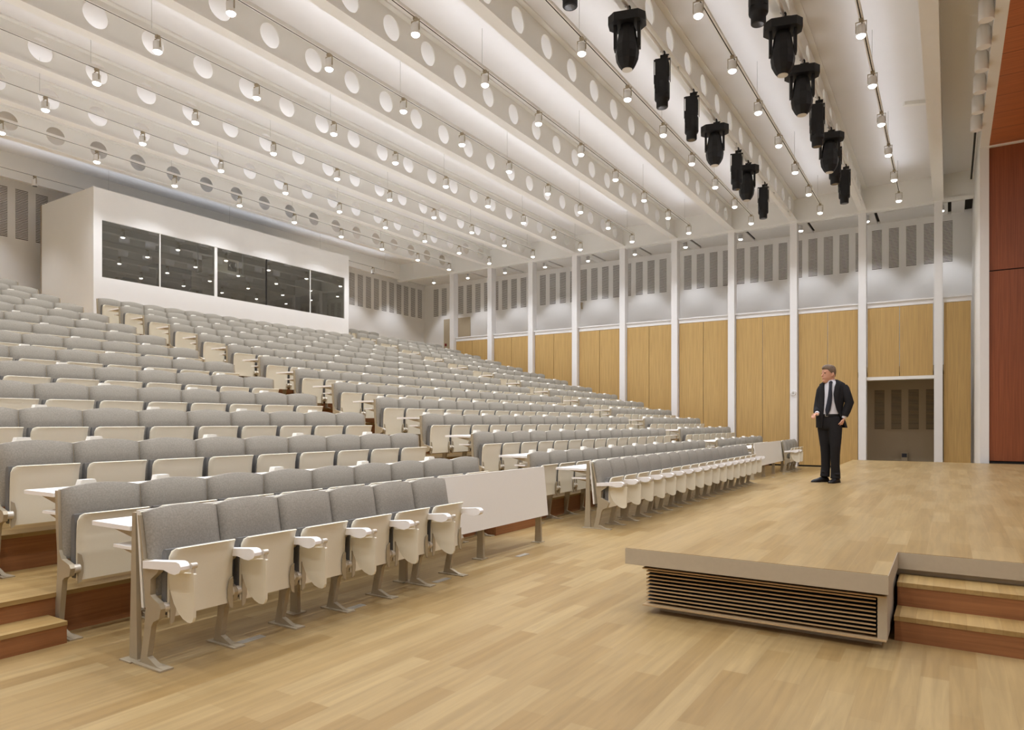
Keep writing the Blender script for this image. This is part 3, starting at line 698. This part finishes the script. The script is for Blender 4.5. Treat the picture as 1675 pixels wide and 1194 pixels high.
# ------------------------------------------------------------------ stage lights on two bars
for (bx, lab) in ((-4.16, 'white light bar under the beam farther from the stage'), (-2.2, 'white light bar under the beam nearer to the stage')):
    t = thing('light_bar', lab, 'bar', (bx, 0, 7.745))
    build('tube', MB().tube([(0.03, -2.8, 0), (0.03, 22.3, 0)], 0.03, 12), M['beam'], t)
    hb = MB()
    for i in range(13): hb.box(0.015, -2 + 2 * i, 0.02, 0.045, -1.97 + 2 * i, 0.085)
    build('hanger', hb, M['steel'], t)
def clamp_mesh():
    mb = MB(); n = 12
    mb.tube([(0.045 * math.cos(a), 0, 0.045 * math.sin(a)) for a in [(-0.6 + 1.35 * k / 8) * PI for k in range(9)]], 0.014, 8)
    mb.box(-0.03, -0.03, -0.14, 0.03, 0.03, -0.04).box(0.02, -0.05, -0.1, 0.10, -0.03, -0.06).tube([(0.05, 0, -0.03), (0.11, 0.03, -0.02)], 0.012, 6)
    return mb.mesh('clamp', M['black'])
CL = clamp_mesh()
mh = {}
b_ = MB(); hexp = [(-0.28, -0.08), (-0.18, -0.19), (0.18, -0.19), (0.28, -0.08), (0.28, 0.08), (0.18, 0.19), (-0.18, 0.19), (-0.28, 0.08)]
b_.poly_z([(x, y) for x, y in hexp], -0.26, -0.13)
mh['base'] = b_.mesh('base', M['black'])
mh['yoke'] = MB().poly_x([(-0.07, -0.26), (0.07, -0.26), (0.06, -0.62), (-0.06, -0.62)], -0.20, -0.155).poly_x([(-0.07, -0.26), (0.07, -0.26), (0.06, -0.62), (-0.06, -0.62)], 0.155, 0.20).mesh('yoke', M['black'])
mh['head'] = MB().lathe([(0.10, -0.27), (0.13, -0.34), (0.145, -0.45), (0.175, -0.58), (0.18, -0.70), (0.165, -0.80), (0.125, -0.88), (0.085, -0.93)], 10, smooth=False).mesh('head', M['black'])
mh['lens'] = MB().lathe([(0.078, -0.938), (0.078, -0.928)], 14).mesh('lens', M['chrome'])
pr_ = {}
pr_['body'] = MB().poly_z([(-0.11, -0.12), (0.08, -0.12), (0.11, -0.09), (0.11, 0.09), (0.08, 0.12), (-0.11, 0.12)], -0.72, -0.14).box(-0.125, -0.1, -0.62, -0.11, 0.1, -0.40).box(0.11, -0.07, -0.44, 0.122, 0.07, -0.2).mesh('body', M['black'])
pr_['barrel'] = MB().lathe([(0.118, -0.50), (0.128, -0.52), (0.128, -0.78), (0.12, -0.80), (0.098, -0.81), (0.098, -0.92), (0.09, -0.93)], 18).mesh('barrel', M['black'])
pr_['lens'] = MB().lathe([(0.07, -0.934), (0.07, -0.924)], 14).mesh('lens', M['lens'])
pr_['yoke'] = MB().box(-0.14, -0.02, -0.5, -0.13, 0.02, -0.10).box(0.13, -0.02, -0.5, 0.14, 0.02, -0.10).box(-0.14, -0.02, -0.12, 0.14, 0.02, -0.10).mesh('yoke', M['black'])
rowA = [(7.84, 'P'), (9.70, 'M'), (11.2, 'P'), (12.78, 'P'), (14.3, 'M'), (16.05, 'P'), (16.97, 'M'), (18.72, 'P')]
rowB = [(9.55, 'P'), (11.15, 'M'), (12.78, 'M'), (14.4, 'P'), (16.02, 'M'), (16.88, 'P'), (18.5, 'P')]
for bx, rows, bl in ((-4.13, rowA, 'bar farther from stage'), (-2.17, rowB, 'bar nearer stage')):
    cnt = {'M': 0, 'P': 0}
    for y, kd in reversed(rows):
        cnt[kd] += 1
        if kd == 'M':
            t = thing('moving_head_light', f'black moving-head light, {ORD[cnt[kd]]} of its kind from side wall, {bl}', 'stage light', (bx, y, 7.70), YAW * 0.5, 'black moving-head lights')
            put('clamp', CL, t)
            for nme in ('base', 'yoke', 'head'): put(nme, mh[nme], t)
            put('lens', mh['lens'], t)
        else:
            t = thing('profile_light', f'black box-bodied profile light, {ORD[cnt[kd]]} of its kind from side wall, {bl}', 'stage light', (bx, y, 7.70), YAW * 0.5, 'black profile stage lights')
            put('clamp', CL, t)
            for nme in ('body', 'barrel', 'yoke'): put(nme, pr_[nme], t)
            put('lens', pr_['lens'], t)
# ceiling sensor beside the first beam
o = build('ceiling_sensor', MB().box(-0.25, -0.06, -0.07, 0.25, 0.06, 0), M['beam'], None, (-0.62, 17.6, CEIL), 0.35); tag(o, 'small white bar-shaped sensor on the ceiling by the last beam', 'sensor')

# ------------------------------------------------------------------ the man
def bake(name, mb, mats, parent, voxel=None, smooth=6, sub=0):
    o = build(name, mb, mats)
    if voxel:
        rm = o.modifiers.new('r', 'REMESH'); rm.mode = 'VOXEL'; rm.voxel_size = voxel; rm.use_smooth_shade = True
        if smooth:
            sm = o.modifiers.new('s', 'SMOOTH'); sm.factor = 0.5; sm.iterations = smooth
    if sub:
        ss = o.modifiers.new('u', 'SUBSURF'); ss.levels = sub; ss.render_levels = sub
    dg = bpy.context.evaluated_depsgraph_get(); me = bpy.data.meshes.new_from_object(o.evaluated_get(dg))
    bpy.data.objects.remove(o); me.polygons.foreach_set('use_smooth', [True] * len(me.polygons))
    return put(name, me, parent)
K = 0.001839
def P(zx, zy, dep=0.0): return Vector(((zx - 350) * K, dep, (1088 - zy) * K))
man = thing('person', 'man in dark suit, white shirt and tie on the stage, head turned to the seats', 'person', (-1.57, 11.53, STZ), YAW)
fv = Vector((-0.6, -0.8, 0)); lv = Vector((0.8, -0.6, 0)); zv = Vector((0, 0, 1))
# head: forward direction points to picture-left, turned a little away from the viewer
hf = Vector((-0.985, -0.17, 0)); hl = Vector((0.17, -0.985, 0)); hc = P(348, 245)  # chin level, head axis
def head_rings(levels, n=20, grow=0.0):
    rings = []
    for (h, fr, bk, hw, cx) in levels:
        ring = []
        for k in range(n):
            a = 2 * PI * k / n; c, s_ = math.cos(a), math.sin(a)
            r_ = (fr if c > 0 else bk) + grow
            cc = math.copysign(abs(c) ** 0.85, c); ssn = math.copysign(abs(s_) ** 0.95, s_)
            ring.append(hc + hf * (cx + r_ * cc) + hl * ((hw + grow) * ssn) + zv * h)
        rings.append(ring)
    return rings
HL = [(-0.012, 0.03, 0.03, 0.022, 0.058), (0.005, 0.048, 0.055, 0.036, 0.042), (0.03, 0.080, 0.072, 0.049, 0.012), (0.06, 0.094, 0.085, 0.064, 0.004), (0.095, 0.095, 0.098, 0.07, 0.0), (0.13, 0.092, 0.103, 0.073, 0.0),
      (0.16, 0.097, 0.105, 0.075, 0.0), (0.19, 0.092, 0.103, 0.073, 0.0), (0.22, 0.075, 0.09, 0.064, 0.0), (0.242, 0.045, 0.06, 0.045, 0.0), (0.252, 0.015, 0.02, 0.015, 0.0)]
body = MB(); body.loft(head_rings(HL))
# nose, brow, ears
body.tube([hc + hf * 0.088 + zv * 0.142, hc + hf * 0.108 + zv * 0.112, hc + hf * 0.118 + zv * 0.094, hc + hf * 0.098 + zv * 0.086], [0.009, 0.011, 0.014, 0.010], 8)
body.ball(tuple(hc + hf * 0.092 + zv * 0.062), (0.016, 0.02, 0.007)); body.ball(tuple(hc + hf * 0.091 + zv * 0.052), (0.016, 0.018, 0.008)); body.ball(tuple(hc + hf * 0.084 + zv * 0.014), (0.02, 0.024, 0.018))
for sd in (-1, 1):
    body.tube([hc - hf * 0.012 + hl * (sd * 0.073) + zv * 0.082, hc - hf * 0.022 + hl * (sd * 0.083) + zv * 0.115, hc - hf * 0.018 + hl * (sd * 0.08) + zv * 0.142], [0.011, 0.017, 0.014], 8)
    body.ball(tuple(hc + hf * 0.086 + hl * (sd * 0.034) + zv * 0.152), (0.013, 0.020, 0.005))
# neck, torso, limbs inside the clothes
nb = P(378, 262, 0.0)
body.tube([P(358, 225), P(364, 200), P(372, 240), nb], [0.05, 0.056, 0.058, 0.066], 14)
sc_ = P(385, 300, 0.0); pelvis = P(350, 545, 0.02)
body.tube([P(384, 285), P(384, 320), P(378, 400), P(358, 470), pelvis], [0.08, 0.12, 0.12, 0.11, 0.12], 14)
LS = sc_ + lv * 0.155 + zv * (-0.01); RS = sc_ - lv * 0.16 + zv * (-0.02)
LE = P(482, 422, -0.15); LW = P(436, 548, -0.15)
RE = P(288, 462, 0.12); RW = P(246, 512, -0.02)
body.tube([LS, LE, LW], [0.055, 0.042, 0.03], 10); body.tube([RS, RE, RW], [0.055, 0.042, 0.03], 10)
LH, LKn, LA = P(380, 560, -0.04), P(382, 790, -0.09), P(390, 1020, -0.04)
RH, RKn, RA = P(330, 560, 0.07), P(336, 790, 0.06), P(338, 1015, 0.08)
body.tube([LH, LKn, LA], [0.08, 0.055, 0.04], 10); body.tube([RH, RKn, RA], [0.08, 0.055, 0.04], 10)
# left hand half in the pocket, right hand held before him
def hand(mb, wr, d, nrm, side, curl, spread=1.0):
    """wr wrist, d direction of the fingers, nrm back of the hand, side +1: thumb towards +cross"""
    d = d.normalized(); nrm = (nrm - d * nrm.dot(d)).normalized(); sdv = d.cross(nrm).normalized() * side
    pc = wr + d * 0.05
    mb.tube([wr - d * 0.03, wr + d * 0.015, pc, wr + d * 0.095], [0.026, 0.029, 0.038, 0.034], 10, True, 0.55)
    for k, (off, ln) in enumerate(((0.030, 0.072), (0.010, 0.080), (-0.010, 0.075), (-0.029, 0.058))):
        p0 = wr + d * 0.082 + sdv * off; a = curl
        p1 = p0 + (d * math.cos(a * 0.5) - nrm * math.sin(a * 0.5)) * ln * 0.45
        p2 = p1 + (d * math.cos(a) - nrm * math.sin(a)) * ln * 0.32
        p3 = p2 + (d * math.cos(a * 1.5) - nrm * math.sin(a * 1.5)) * ln * 0.26
        mb.tube([p0 - d * 0.015, p0, p1, p2, p3], [0.0085, 0.0095, 0.009, 0.008, 0.0065], 7)
    q0 = wr + d * 0.028 + sdv * 0.028
    q1 = q0 + (d * 0.6 + sdv * 0.75).normalized() * 0.038; q2 = q1 + (d * 0.85 + sdv * 0.35 - nrm * 0.25).normalized() * 0.03; q3 = q2 + (d * 0.9 - nrm * 0.4).normalized() * 0.024
    mb.tube([q0 - sdv * 0.012, q0, q1, q2, q3], [0.011, 0.013, 0.0115, 0.010, 0.0075], 7)
hand(body, LW + Vector((-0.006, -0.005, -0.01)), Vector((-0.30, 0.30, -1.0)), Vector((0.75, -0.65, -0.1)), 1, 0.25)
hand(body, RW + Vector((-0.008, -0.01, 0.0)), Vector((-0.72, -0.5, -0.22)), Vector((-0.35, 0.1, 0.9)), -1, 0.95)
bake('body', body, M['skin'], man, 0.0055, 3)
eb = MB()
for sd in (-1, 1): eb.ball(tuple(hc + hf * 0.0855 + hl * (sd * 0.034) + zv * 0.134), (0.008, 0.011, 0.0045))
build('eyes', eb, M['eye'], man)
build('mouth', MB().tube([hc + hf * 0.094 - hl * 0.026 + zv * 0.057, hc + hf * 0.106 + zv * 0.057, hc + hf * 0.094 + hl * 0.026 + zv * 0.057], [0.003, 0.0045, 0.003], 6), M['lip'], man)
# hair: a cap over skull and nape, short sides
hr = MB()
HH = [(0.085, -0.04, 0.112, 0.05, 0.0), (0.11, -0.015, 0.114, 0.072, 0.0), (0.14, 0.01, 0.117, 0.081, 0.0), (0.165, 0.045, 0.118, 0.083, 0.0), (0.188, 0.085, 0.117, 0.083, 0.0), (0.205, 0.108, 0.115, 0.08, 0.0),
      (0.232, 0.104, 0.105, 0.072, 0.0), (0.254, 0.082, 0.08, 0.058, 0.0), (0.268, 0.04, 0.05, 0.034, 0.01), (0.271, 0.012, 0.015, 0.012, 0.01)]
rings = []
for (h, fr, bk, hw, cx) in HH:
    ring = []
    for k in range(28):
        a = 2 * PI * k / 28; c, s_ = math.cos(a), math.sin(a)
        if fr < 0 or fr < 0.08:
            fx = max(min(c * bk, fr), -bk) if c > 0 else c * bk
        else: fx = c * fr if c > 0 else c * bk
        wob = 1 + 0.025 * math.sin(7 * a + h * 90)
        ring.append(hc + hf * (cx + fx * wob) + hl * (hw * s_ * wob) + zv * h)
    rings.append(ring)
hr.loft(rings)
bake('hair', hr, M['hair'], man, None, 0, 1)
# shirt torso and collar
TR = [(1.565, 0.052, 0.085, 0.075), (1.535, 0.05, 0.13, 0.09), (1.47, 0.055, 0.175, 0.108), (1.36, 0.05, 0.178, 0.120), (1.24, 0.030, 0.168, 0.118), (1.12, 0.005, 0.158, 0.115), (1.045, 0.004, 0.156, 0.114)]
def ell(z, cx, wl, wf, a, cy=0.0): return Vector((cx, cy, z)) + fv * (wf * math.cos(a)) + lv * (wl * math.sin(a))
sh = MB(); sh.loft([[ell(z, cx, wl, wf, 2 * PI * k / 24) for k in range(24)] for (z, cx, wl, wf) in TR])
cc = P(366, 240)
sh.loft([[P(368, 262) + fv * (0.078 * math.cos(a)) + lv * (0.072 * math.sin(a)) for a in [2 * PI * k / 16 for k in range(16)]],
         [P(364, 238) + fv * (0.070 * math.cos(a)) + lv * (0.066 * math.sin(a)) + zv * (0.012 * -math.cos(a)) for a in [2 * PI * k / 16 for k in range(16)]],
         [P(364, 222) + fv * (0.066 * math.cos(a)) + lv * (0.064 * math.sin(a)) + zv * (0.02 * -math.cos(a)) for a in [2 * PI * k / 16 for k in range(16)]]])
for (wv, el, rad) in ((LW, LE, 0.036), (RW, RE, 0.036)):
    dd = (wv - el).normalized(); sh.tube([wv - dd * 0.05, wv + dd * 0.005], [rad, rad - 0.002], 12)
bake('shirt', sh, M['shirt'], man)
# tie
tp = [(1.548, 0.028, 0.088), (1.52, 0.022, 0.108), (1.44, 0.022, 0.122), (1.34, 0.030, 0.133), (1.22, 0.036, 0.131), (1.12, 0.038, 0.128), (1.06, 0.020, 0.126), (1.035, 0.004, 0.126)]
tm = MB(); rings = []
for (z, hw, fo) in tp:
    cx = 0.052 if z > 1.3 else (0.052 - (1.3 - z) * 0.2)
    c = Vector((cx, 0, z)) + fv * fo
    rings.append([c - lv * hw, c - lv * hw + fv * 0.008, c + fv * 0.012, c + lv * hw + fv * 0.008, c + lv * hw])
tm.loft(rings); tm.ball(tuple(Vector((0.052, 0, 1.545)) + fv * 0.085), (0.022, 0.022, 0.02))
bake('tie', tm, M['tie'], man)
# trousers: two tapered legs and a hip block fused
tr = MB()
hipc = P(350, 545, 0.02)
tr.loft([[Vector((0.0 + cx, 0.01, z)) + fv * (wf * math.cos(a)) + lv * (wl * math.sin(a)) for a in [2 * PI * k / 20 for k in range(20)]] for (z, cx, wl, wf) in ((1.045, 0.004, 0.160, 0.120), (1.0, 0.006, 0.165, 0.124), (0.93, 0.008, 0.168, 0.126), (0.86, 0.008, 0.16, 0.12), (0.82, 0.0, 0.13, 0.10))])
tr.tube([LH + zv * 0.03, P(386, 640, -0.06), P(384, 720, -0.08), LKn, P(384, 860, -0.075), P(390, 950, -0.055), P(396, 1010, -0.04), P(394, 1056, -0.045)], [0.108, 0.104, 0.089, 0.075, 0.068, 0.065, 0.069, 0.073], 16)
tr.tube([RH + zv * 0.03, P(331, 640, 0.07), P(334, 720, 0.062), RKn, P(340, 860, 0.065), P(343, 950, 0.075), P(340, 1005, 0.08), P(336, 1044, 0.075)], [0.102, 0.10, 0.089, 0.075, 0.069, 0.066, 0.068, 0.071], 16)
for (zx, zy, dp) in ((394, 1012, -0.118), (326, 1000, 0.03)):
    tr.tube([P(zx - 26, zy, dp), P(zx + 4, zy + 6, dp - 0.006), P(zx + 30, zy - 2, dp + 0.02)], [0.008, 0.011, 0.006], 6)
bake('trousers', tr, M['suit'], man, 0.009, 4)
bl = MB(); bl.loft([[Vector((0.004, 0.01, z)) + fv * (0.128 * math.cos(a)) + lv * (0.172 * math.sin(a)) for a in [2 * PI * k / 24 for k in range(24)]] for z in (1.02, 1.055)])
bt_ = build('belt', bl, M['leather'], man)
bc = Vector((0.004, 0.01, 1.037)) + fv * 0.13
mb = MB(); mb.tube([bc - lv * 0.02 - zv * 0.016, bc + lv * 0.02 - zv * 0.016, bc + lv * 0.02 + zv * 0.016, bc - lv * 0.02 + zv * 0.016, bc - lv * 0.02 - zv * 0.016], 0.003, 6)
build('buckle', mb, M['chrome'], bt_)
# jacket: open front shell, sleeves, lapels
JK = [(1.585, 0.052, 0.078, 0.072, 58, 50), (1.56, 0.052, 0.125, 0.088, 42, 34), (1.525, 0.052, 0.180, 0.104, 34, 24), (1.47, 0.055, 0.198, 0.122, 30, 16), (1.36, 0.05, 0.200, 0.136, 26, 14), (1.24, 0.03, 0.192, 0.134, 22, 24),
      (1.12, 0.008, 0.186, 0.135, 18, 44), (1.02, 0.010, 0.196, 0.142, 20, 62), (0.93, 0.032, 0.214, 0.150, 24, 66), (0.845, 0.044, 0.224, 0.155, 30, 70)]
jk = MB(); outer = []; inner = []
for (z, cx, wl, wf, a0, b0) in JK:
    a0 = -math.radians(a0); b0 = math.radians(b0); ring = []
    for k in range(33):
        a = b0 + (2 * PI + a0 - b0) * k / 32
        ring.append((ell(z, cx, wl, wf, a), ell(z, cx, wl - 0.012, wf - 0.012, a)))
    outer.append([q[0] for q in ring] + [q[1] for q in ring][::-1])
jk.loft(outer)
def sleeve(S, E_, W_, r0, r1, r2):
    m1 = S.lerp(E_, 0.5); m2 = E_.lerp(W_, 0.5); dd = (W_ - E_).normalized()
    jk.tube([S + zv * 0.028 - (E_ - S).normalized() * 0.03, S, m1, E_ + (E_ - W_).normalized() * 0.005, m2, W_ - dd * 0.03], [r0 * 0.7, r0, r0 * 0.93, r1, r1 * 0.94, r2], 14)
sleeve(LS, LE, LW, 0.080, 0.066, 0.050); sleeve(RS, RE, RW, 0.078, 0.064, 0.050)
# lapels
for sd in (1, -1):
    pts = []
    for (z, cx, wl, wf, a0, b0) in JK[1:7]:
        aa = math.radians(b0) if sd > 0 else -math.radians(a0)
        wdt = {1.56: 0.30, 1.525: 0.42, 1.47: 0.46, 1.36: 0.38, 1.24: 0.24, 1.12: 0.06}[z]
        pts.append((ell(z, cx, wl + 0.006, wf + 0.006, aa), ell(z, cx, wl + 0.010, wf + 0.010, aa + sd * wdt)))
    jk.loft([[p, p.lerp(q, 0.5) + fv * 0.006, q, q - fv * 0.012, p - fv * 0.008] for p, q in pts], False)
bake('jacket', jk, M['suit'], man)
# shoes
def shoe(an, dr, toe_len=0.20):
    dr = dr.normalized(); sd = Vector((-dr.y, dr.x, 0)); g = Vector((an.x, an.y, 0)); mb = MB()
    prof = [(-0.085, 0.028, 0.055), (-0.07, 0.036, 0.085), (-0.02, 0.038, 0.105), (0.03, 0.040, 0.095), (0.08, 0.046, 0.070), (0.13, 0.048, 0.055), (0.17, 0.042, 0.045), (0.20, 0.026, 0.034), (0.212, 0.010, 0.022)]
    rings = []
    for (u, hw, h) in prof:
        u = u * toe_len / 0.2 if u > 0 else u
        c = g + dr * u
        rings.append([c - sd * hw, c - sd * hw * 1.02 + zv * (h * 0.45), c - sd * hw * 0.6 + zv * (h * 0.9), c + zv * h, c + sd * hw * 0.6 + zv * (h * 0.9), c + sd * hw * 1.02 + zv * (h * 0.45), c + sd * hw])
    mb.loft(rings); o = bake('shoe', mb, M['leather'], man, None, 0, 1)
    sl = MB(); sl.loft([[g + dr * (u * toe_len / 0.2 if u > 0 else u) - sd * (hw + 0.004), g + dr * (u * toe_len / 0.2 if u > 0 else u) + sd * (hw + 0.004), g + dr * (u * toe_len / 0.2 if u > 0 else u) + sd * (hw + 0.004) + zv * 0.012, g + dr * (u * toe_len / 0.2 if u > 0 else u) - sd * (hw + 0.004) + zv * 0.012] for (u, hw, h) in prof], False)
    build('sole', sl, M['black'], o)
shoe(P(398, 1088, -0.05), Vector((-0.78, -0.62, 0)), 0.20)
shoe(P(328, 1088, 0.085), Vector((-0.97, -0.25, 0)), 0.21)
